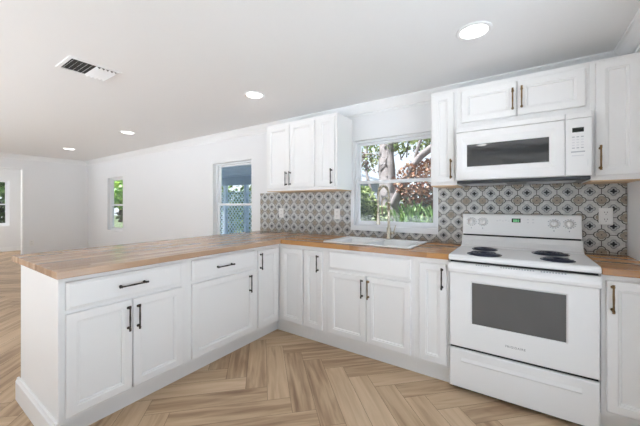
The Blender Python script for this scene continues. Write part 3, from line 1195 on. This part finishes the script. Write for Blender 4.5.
obj('spring', bm, 'faucet_metal', t)
bm = B()
disc(bm, fp(2 * R_, 1.178), (0, 0, -1), [(0, 0), (0.012, 0), (0.013, 0.012), (0.015, 0.03), (0.016, 0.075), (0.018, 0.10), (0.0175, 0.106), (0, 0.106)], 20)
obj('spray_head', bm, 'faucet_metal', t)
# second lower arm
bm = B()
arm = [fp(0, 1.20)]
for k in range(0, 13):
    a = math.pi * k / 12
    arm.append(fp(0.055 - 0.055 * math.cos(a), 1.265 + 0.055 * math.sin(a)))
arm.append(fp(0.11, 1.15))
tube(bm, arm, 0.0072, 10)
obj('pot_filler_arm', bm, 'faucet_metal', t)
bm = B()
tube(bm, [(FX + 0.018, FY, FZ + 0.06), (FX + 0.05, FY, FZ + 0.06)], 0.014, 14)
lv = obj('valve', bm, 'faucet_metal', t)
bm = B()
tube(bm, [(FX + 0.047, FY, FZ + 0.06), (FX + 0.055, FY - 0.005, FZ + 0.09), (FX + 0.07, FY - 0.01, FZ + 0.135)], [0.007, 0.005, 0.004], 10)
obj('lever', bm, 'faucet_metal', lv)

# ------------------------------------------------------------------ outlets
OUT = 'white wall outlets'


def outlet(fr, uc, vc, n, label, rocker=False):
    t = thing('wall_outlet', fr(uc, vc, n), label, 'outlet', OUT)
    bm = B()
    panel(bm, fr, uc - 0.036, uc + 0.036, vc - 0.058, vc + 0.058, [(0, n + 0.0004), (0, n + 0.004), (0.004, n + 0.0065)])
    obj('cover_plate', bm, 'outlet_plastic', t)
    for s in (-1, 1):
        bm = B()
        panel(bm, fr, uc - 0.017, uc + 0.017, vc + s * 0.024 - 0.018, vc + s * 0.024 + 0.018, [(0, n + 0.006), (0, n + 0.008), (0.002, n + 0.0088)])
        so = obj('socket', bm, 'outlet_plastic', t)
        for du, w, h in ((-0.007, 0.0016, 0.009), (0.007, 0.0016, 0.009)):
            bm = B()
            vv = vc + s * 0.024 + 0.004
            fbox(bm, fr, uc + du - w, uc + du + w, vv - h / 2, vv + h / 2, n + 0.0086, n + 0.0092)
            obj('slot', bm, 'outlet_slot', so)
        bm = B()
        disc(bm, fr(uc, vc + s * 0.024 - 0.009, n + 0.0086), fr.n, [(0.0028, 0), (0.0028, 0.0006), (0, 0.0006)], 10)
        obj('slot', bm, 'outlet_slot', so)
    return t


outlet(RUN, -2.062, 1.150, 0.008, 'white outlet plate on the tile below the left edge of two door cabinet')
outlet(RUN, -1.258, 1.150, 0.008, 'white outlet plate on the tile below the narrow cabinet left of window')
outlet(RUN, 0.891, 1.172, 0.008, 'white outlet plate on the tile at the upper right of stove')
outlet(Fr((XL, 0, 0), (0, 1, 0), (0, 0, 1), (1, 0, 0)), -0.99, 0.44, 0.0, 'white outlet low on the far wall beside the doorway')

# ------------------------------------------------------------------ ceiling lamps and vent
CL = 'round recessed ceiling lights'


def can_light(x, y, label, power=LAMP_POWER):
    t = thing('recessed_light', (x, y, ZC), label, 'ceiling light', CL)
    bm = B()
    disc(bm, (x, y, ZC), (0, 0, -1), [(0.098, 0.0), (0.098, 0.002), (0.092, 0.005), (0.078, 0.006), (0.074, 0.003), (0.074, 0.0)], 40)
    obj('trim_ring', bm, 'trim_paint', t)
    bm = B()
    disc(bm, (x, y, ZC), (0, 0, -1), [(0, 0.0008), (0.0735, 0.0008), (0.0735, 0.0035), (0, 0.0035)], 40)
    obj('lens', bm, 'lamp_lens', t)
    ld = bpy.data.lights.new('lamp_light', 'AREA')
    ld.shape = 'DISK'
    ld.size = 0.146
    ld.energy = power
    ld.color = (0.96, 0.985, 1.0)
    lo = bpy.data.objects.new('lamp_light', ld)
    COL.objects.link(lo)
    lo.parent = t
    lo.location = (0, 0, -0.0045)
    return t


can_light(0.175, -0.845, 'round recessed ceiling light nearest the stove, largest in view')
can_light(-1.66, -0.845, 'recessed ceiling light left of the wall cabinets')
can_light(-4.22, -0.83, 'recessed ceiling light second nearest the far wall')
can_light(-6.47, -0.85, 'recessed ceiling light closest to the far wall')
can_light(-0.14, -3.75, 'recessed ceiling light reflected in the microwave window')
can_light(-2.6, -3.75, 'unseen recessed ceiling light added behind the peninsula near the glass door')  # lamp added out of view for extra room light
can_light(-5.4, -3.75, 'unseen recessed ceiling light added in the living area near the glass door')  # another unseen lamp added for room light
can_light(-9.6, -2.2, 'unseen recessed ceiling light added to brighten the room beyond the far doorway', 14.0)  # strong lamp added out of view to brighten the far room

VX0, VX1, VY0, VY1 = -2.45, -2.165, -2.08, -1.75
t = thing('ceiling_vent', ((VX0 + VX1) / 2, (VY0 + VY1) / 2, ZC), 'white rectangular air vent with slanted louvres in the ceiling', 'air vent')
VF = Fr((0, 0, ZC), (1, 0, 0), (0, 1, 0), (0, 0, -1))
bm = B()
fw = 0.024
for a in ((VX0, VX0 + fw, VY0, VY1), (VX1 - fw, VX1, VY0, VY1), (VX0 + fw, VX1 - fw, VY0, VY0 + fw), (VX0 + fw, VX1 - fw, VY1 - fw, VY1)):
    fbox(bm, VF, a[0], a[1], a[2], a[3], 0.0, 0.007)
obj('frame', bm, 'trim_paint', t, 0.002)
bm = B()
fbox(bm, VF, VX0 + fw, VX1 - fw, VY0 + fw, VY1 - fw, 0.0, 0.0012)
obj('backing', bm, 'vent_interior', t)
for k in range(10):
    y = VY0 + fw + 0.012 + k * (VY1 - VY0 - 2 * fw - 0.02) / 9.5
    bm = B()
    sgn = -1 if k < 5 else 1
    extrude_profile(bm, Fr((0, 0, ZC), (1, 0, 0), (0, 1, 0), (0, 0, -1)), VX0 + fw + 0.001, VX1 - fw - 0.001,
                    [(0.002, y - 0.002 * sgn), (0.0035, y - 0.002 * sgn), (0.020, y + 0.011 * sgn), (0.0185, y + 0.011 * sgn)])
    obj('louvre', bm, 'trim_paint', t)

# ------------------------------------------------------------------ opposite wall cabinet (mirrored in the dark microwave window)
t = thing('wall_cabinet', (0.2, YF + 0.17, 1.40), 'white two door cabinet on the opposite wall, mirrored in the microwave window', 'cabinet')
bm = B(); fbox(bm, OPP, -0.98, 0.45, 1.40, 2.15, YF + 0.003, YF + 0.33)
obj('carcass', bm, 'cabinet_paint', t)
for a, b, h in ((-0.60, -0.21, -0.24), (-0.20, 0.19, -0.17)):
    door(OPP, a, b, 1.45, 2.12, YF + 0.331, t, (h, 2.0))

# ------------------------------------------------------------------ outdoors
bm = B(); box(bm, -45, 30, 0.365, 45, -0.35, -0.2)
struct('ground_back', bm, 'grass_ground', 'lawn behind the house')
bm = B(); box(bm, -45, 30, -35, YF - 0.145, -0.35, -0.2)
box(bm, XR + 0.125, 30, YF - 0.145, 0.36, -0.35, -0.2)
struct('ground_front', bm, 'patio_concrete', 'unseen pale paving added to bounce sunlight into the room')  # unseen surface kept pale so it bounces sunlight indoors
bm = B(); box(bm, -45, X2 - 0.125, YF - 0.145, 0.36, -0.35, -0.2)
struct('ground_side', bm, 'grass_ground', 'lawn beside the house')


def foliage(name, mat, parent, blobs, n, size, rng, spiky=False):
    """leaves scattered through ellipsoids (x, y, z, rx, ry, rz)"""
    bm = B()
    tl = bm.loops.layers.color.new('leaf_tone')
    vol = [b[3] * b[4] * b[5] for b in blobs]
    tot = sum(vol)
    for b, v in zip(blobs, vol):
        for _ in range(int(n * v / tot)):
            while True:
                p = Vector((rng.uniform(-1, 1), rng.uniform(-1, 1), rng.uniform(-1, 1)))
                if 0.2 < p.length < 1:
                    break
            c = Vector((b[0] + p.x * b[3], b[1] + p.y * b[4], b[2] + p.z * b[5]))
            s = size * rng.uniform(0.6, 1.4)
            if spiky:
                d = Vector((rng.gauss(0, .45), rng.gauss(0, .45), 1)).normalized()
            else:
                d = Vector((rng.gauss(0, 1), rng.gauss(0, 1), rng.gauss(-0.2, 1))).normalized()
            w = d.cross(Vector((rng.gauss(0, 1), rng.gauss(0, 1), rng.gauss(0, 1)))).normalized()
            nn = d.cross(w)
            L, Wd = (s * 2.6, s * 0.22) if spiky else (s, s * 0.42)
            vs = [bm.verts.new(q) for q in (c, c + d * L * 0.5 + w * Wd + nn * s * 0.12, c + d * L, c + d * L * 0.5 - w * Wd + nn * s * 0.12)]
            t_ = rng.random()
            for f in (bm.faces.new((vs[0], vs[1], vs[2])), bm.faces.new((vs[0], vs[2], vs[3]))):
                for lp in f.loops:
                    lp[tl] = (t_, t_, t_, 1)
    me = bpy.data.meshes.new(name)
    bm.to_mesh(me)
    bm.free()
    me.materials.append(MATS[mat])
    o = bpy.data.objects.new(name, me)
    COL.objects.link(o)
    o.parent = parent
    o.location = -parent.location
    return o


def limb(pts, r0, r1, parent, name='branch', mat='bark', seg=9, rng=random):
    n = 14
    P = []
    k = len(pts) - 1
    V = [Vector(p) for p in pts]
    for i in range(n + 1):
        s = i / n * k
        a = min(int(s), k - 1)
        f = s - a
        p0, p1, p2, p3 = V[max(a - 1, 0)], V[a], V[a + 1], V[min(a + 2, k)]
        q = 0.5 * ((2 * p1) + (p2 - p0) * f + (2 * p0 - 5 * p1 + 4 * p2 - p3) * f * f + (3 * p1 - p0 - 3 * p2 + p3) * f ** 3)
        P.append(q)
    bm = B()
    tube(bm, P, [(r0 + (r1 - r0) * i / n) * rng.uniform(0.92, 1.08) for i in range(n + 1)], seg)
    return obj(name, bm, mat, parent)


rg = random.Random(11)
TG = 'trees and shrubs outside the windows'
# big bare-limbed tree behind the sink window
t = thing('garden_tree', (-2.45, 4.6, -0.2), 'thick grey trunked tree with russet leaves outside the sink window', 'tree', TG)
limb([(-2.26, 4.6, -0.2), (-2.30, 4.6, 0.6), (-2.44, 4.6, 1.6), (-2.52, 4.65, 2.6), (-2.44, 4.7, 3.9)], 0.32, 0.17, t, 'trunk')
limb([(-2.75, 4.45, 0.5), (-2.82, 4.4, 1.5), (-2.98, 4.4, 2.2), (-2.92, 4.4, 3.3)], 0.05, 0.03, t)
limb([(-2.42, 4.55, 1.3), (-2.28, 4.4, 2.0), (-2.30, 4.3, 2.8), (-2.20, 4.2, 3.6)], 0.11, 0.06, t)
limb([(-2.3, 4.5, 1.2), (-1.9, 4.2, 1.75), (-1.45, 4.0, 2.35), (-0.6, 3.8, 2.75), (0.2, 3.7, 3.0)], 0.11, 0.05, t)
limb([(-2.2, 4.5, 1.5), (-1.75, 4.2, 1.9), (-1.3, 4.1, 2.1), (-0.9, 4.0, 2.2)], 0.05, 0.02, t)
limb([(-1.65, 4.1, 2.1), (-1.5, 4.0, 2.6), (-1.2, 3.9, 3.1)], 0.05, 0.02, t)
limb([(-2.5, 4.6, 2.3), (-2.1, 4.4, 2.9), (-1.5, 4.2, 3.2)], 0.08, 0.04, t)
limb([(-2.1, 4.3, 0.9), (-1.7, 4.1, 1.2), (-1.25, 4.0, 1.35)], 0.035, 0.015, t)
for _ in range(46):
    x0 = rg.uniform(-3.1, 0.1)
    z0 = rg.uniform(1.5, 2.7)
    y0 = rg.uniform(3.9, 4.5)
    dx = rg.uniform(-0.5, 0.7)
    dz = rg.uniform(-0.2, 0.7)
    limb([(x0, y0, z0), (x0 + dx * 0.5, y0, z0 + dz * 0.4 + rg.uniform(-.08, .08)), (x0 + dx, y0 + 0.05, z0 + dz)], 0.018, 0.006, t, 'twig', 'bark' if rg.random() < .6 else 'bark_dark', 5)
foliage('foliage', 'leaf_russet', t, [(-1.35, 4.1, 1.8, 0.75, 0.5, 0.5), (-0.6, 4.2, 2.05, 0.7, 0.5, 0.5), (-3.1, 4.5, 2.45, 0.22, 0.25, 0.22), (-0.9, 4.3, 1.15, 0.7, 0.4, 0.5), (-1.75, 4.5, 1.35, 0.3, 0.3, 0.4)], 2900, 0.085, rg)
foliage('foliage', 'leaf_olive', t, [(-3.1, 4.6, 2.75, 0.5, 0.4, 0.6), (-1.8, 4.4, 2.9, 0.7, 0.4, 0.45), (-0.8, 4.3, 2.85, 0.8, 0.4, 0.4)], 1500, 0.085, rg)
# shrubs
t = thing('garden_shrub', (-2.65, 3.6, -0.2), 'yellow green leafy shrub left of the trunk outside the sink window', 'shrub', TG)
limb([(-2.7, 3.6, -0.2), (-2.66, 3.6, 0.5), (-2.7, 3.6, 1.2)], 0.04, 0.02, t, 'stem', 'bark_dark')
limb([(-2.6, 3.6, -0.2), (-2.45, 3.6, 0.6), (-2.38, 3.6, 1.2)], 0.03, 0.015, t, 'stem')
foliage('foliage', 'leaf_olive', t, [(-2.66, 3.6, 1.15, 0.32, 0.3, 0.52), (-2.25, 3.65, 0.95, 0.28, 0.25, 0.3), (-2.75, 3.5, 0.5, 0.4, 0.25, 0.4)], 2400, 0.09, rg)
t = thing('garden_shrub', (-1.1, 3.0, -0.2), 'spiky green clump growing low outside the right half of sink window', 'shrub', TG)
limb([(-1.1, 3.0, -0.2), (-1.1, 3.0, 0.2), (-1.05, 3.0, 0.6)], 0.04, 0.02, t, 'stem', 'bark_dark')
foliage('foliage', 'leaf_green', t, [(-1.35, 3.1, 0.72, 0.45, 0.3, 0.42), (-0.75, 3.0, 0.72, 0.4, 0.3, 0.5)], 1300, 0.085, rg, True)
t = thing('garden_hedge', (-1.6, 8.5, -0.2), 'dark dense hedge far behind the tree outside the sink window', 'hedge', TG)
limb([(-1.6, 8.5, -0.2), (-1.6, 8.5, 0.5), (-1.6, 8.5, 1.2)], 0.06, 0.03, t, 'stem', 'bark_dark')
foliage('foliage', 'leaf_dark', t, [(-5.2, 8.5, 0.6, 1.6, 0.6, 0.9), (-2.4, 8.6, 0.75, 1.6, 0.6, 1.1), (0.4, 8.5, 0.8, 1.8, 0.6, 1.2)], 3600, 0.24, rg)
# pale shed
t = thing('garden_shed', (-7.4, 11.5, -0.2), 'white shed roof glimpsed left of the trunk outside the sink window', 'shed')
bm = B(); box(bm, -8.7, -5.3, 10.6, 13.0, -0.2, 2.30)
obj('walls', bm, 'shed_siding', t)
bm = B()
extrude_profile(bm, Fr((0, 0, 0), (0, 1, 0), (0, 0, 1), (1, 0, 0)), 10.3, 13.3, [(-8.9, 3.65), (-5.0, 2.42), (-5.0, 2.30), (-8.9, 3.53)])
obj('roof', bm, 'shed_roof_sheet', t)

# porch outside the second window
t = thing('covered_porch', (-5.0, 1.6, -0.2), 'blue grey covered porch seen through the window above the peninsula', 'porch')
PX0, PX1, PY0, PY1 = -8.3, -2.75, 0.40, 3.1
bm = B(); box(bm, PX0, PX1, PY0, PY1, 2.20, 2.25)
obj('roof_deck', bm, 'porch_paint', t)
for k in range(6):
    y = PY0 + 0.2 + k * 0.48
    bm = B(); box(bm, PX0, PX1, y, y + 0.07, 2.06, 2.199)
    obj('beam', bm, 'porch_beam_paint', t)
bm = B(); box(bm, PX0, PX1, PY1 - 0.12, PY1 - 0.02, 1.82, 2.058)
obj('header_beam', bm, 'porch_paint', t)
bm = B(); box(bm, PX0, PX1, PY0, PY1, -0.199, -0.02)
obj('porch_slab', bm, 'patio_concrete', t)
for x in (-7.85, -6.95, -6.05, -5.1, -4.1, -3.0):
    bm = B(); box(bm, x - 0.05, x + 0.05, PY1 - 0.12, PY1 - 0.02, -0.019, 1.819)
    obj('post', bm, 'porch_post_paint', t)
# lattice between the posts
z0, z1 = -0.019, 1.62
xs = (-7.85, -6.95, -6.05, -5.1, -4.1, -3.0)
for a, b in zip(xs[:-1], xs[1:]):
    bm = B()
    a, b = a + 0.052, b - 0.052
    for sg, yo in ((1, -0.062), (-1, -0.074)):
        c = a - (z1 - z0) if sg == 1 else a
        while c < (b if sg == 1 else b + (z1 - z0)):
            # line x = c + sg*(z - z0)
            pts = []
            for z in (z0, z1):
                pts.append((c + sg * (z - z0), z))
            (xa, za), (xb, zb) = pts
            lo, hi = max(min(xa, xb), a), min(max(xa, xb), b)
            if hi - lo > 0.03:
                zl = z0 + (lo - c) * sg
                zh = z0 + (hi - c) * sg
                w = 0.020
                vs = []
                for y in (PY1 + yo, PY1 + yo - 0.010):
                    vs += [bm.verts.new((lo, y, zl - w)), bm.verts.new((lo, y, zl + w)), bm.verts.new((hi, y, zh + w)), bm.verts.new((hi, y, zh - w))]
                for f in ((0, 1, 2, 3), (7, 6, 5, 4), (0, 4, 5, 1), (1, 5, 6, 2), (2, 6, 7, 3), (3, 7, 4, 0)):
                    bm.faces.new([vs[i] for i in f])
            c += 0.13
    obj('lattice_panel', bm, 'lattice_paint', t)

t = thing('garden_shrub', (-8.0, 4.6, -0.2), 'green bushes behind the porch lattice', 'shrub', TG)
limb([(-8.0, 4.6, -0.2), (-8.0, 4.6, 0.5), (-8.1, 4.6, 1.2)], 0.05, 0.02, t, 'stem', 'bark_dark')
foliage('foliage', 'leaf_green', t, [(-9.2, 4.8, 1.0, 0.9, 0.5, 1.1), (-7.6, 4.7, 1.1, 0.9, 0.5, 1.1), (-6.2, 4.7, 1.0, 0.8, 0.5, 1.0), (-10.6, 5.0, 1.2, 0.9, 0.5, 1.2)], 3000, 0.15, rg)
# bright tree outside the far corner window
t = thing('garden_tree', (-15.5, 4.2, -0.2), 'bright green leafy tree outside the small window near the far corner', 'tree', TG)
limb([(-15.6, 4.2, -0.2), (-15.7, 4.2, 0.4), (-15.2, 4.2, 1.0), (-15.5, 4.2, 2.0)], 0.14, 0.07, t, 'trunk', 'bark_dark')
limb([(-15.4, 4.2, 0.8), (-15.9, 4.1, 1.1), (-16.4, 4.1, 1.6)], 0.08, 0.04, t, 'branch', 'bark_dark')
foliage('foliage', 'leaf_bright', t, [(-15.6, 4.2, 2.1, 2.2, 0.7, 1.15)], 4200, 0.2, rg)
foliage('foliage', 'leaf_dark', t, [(-15.4, 4.3, 0.75, 1.6, 0.4, 0.45)], 900, 0.2, rg)
# tree outside the next room's window
t = thing('garden_tree', (-14.2, -0.9, -0.2), 'dark green tree outside the window beyond the doorway', 'tree', TG)
limb([(-14.2, -0.9, -0.2), (-14.2, -0.8, 0.7), (-14.2, -0.9, 1.8)], 0.12, 0.06, t, 'trunk', 'bark_dark')
foliage('foliage', 'leaf_green', t, [(-14.2, -0.4, 1.7, 0.7, 1.7, 0.9)], 1900, 0.17, rg)
foliage('foliage', 'leaf_dark', t, [(-14.0, -0.6, 0.8, 0.6, 1.7, 0.6)], 700, 0.17, rg)
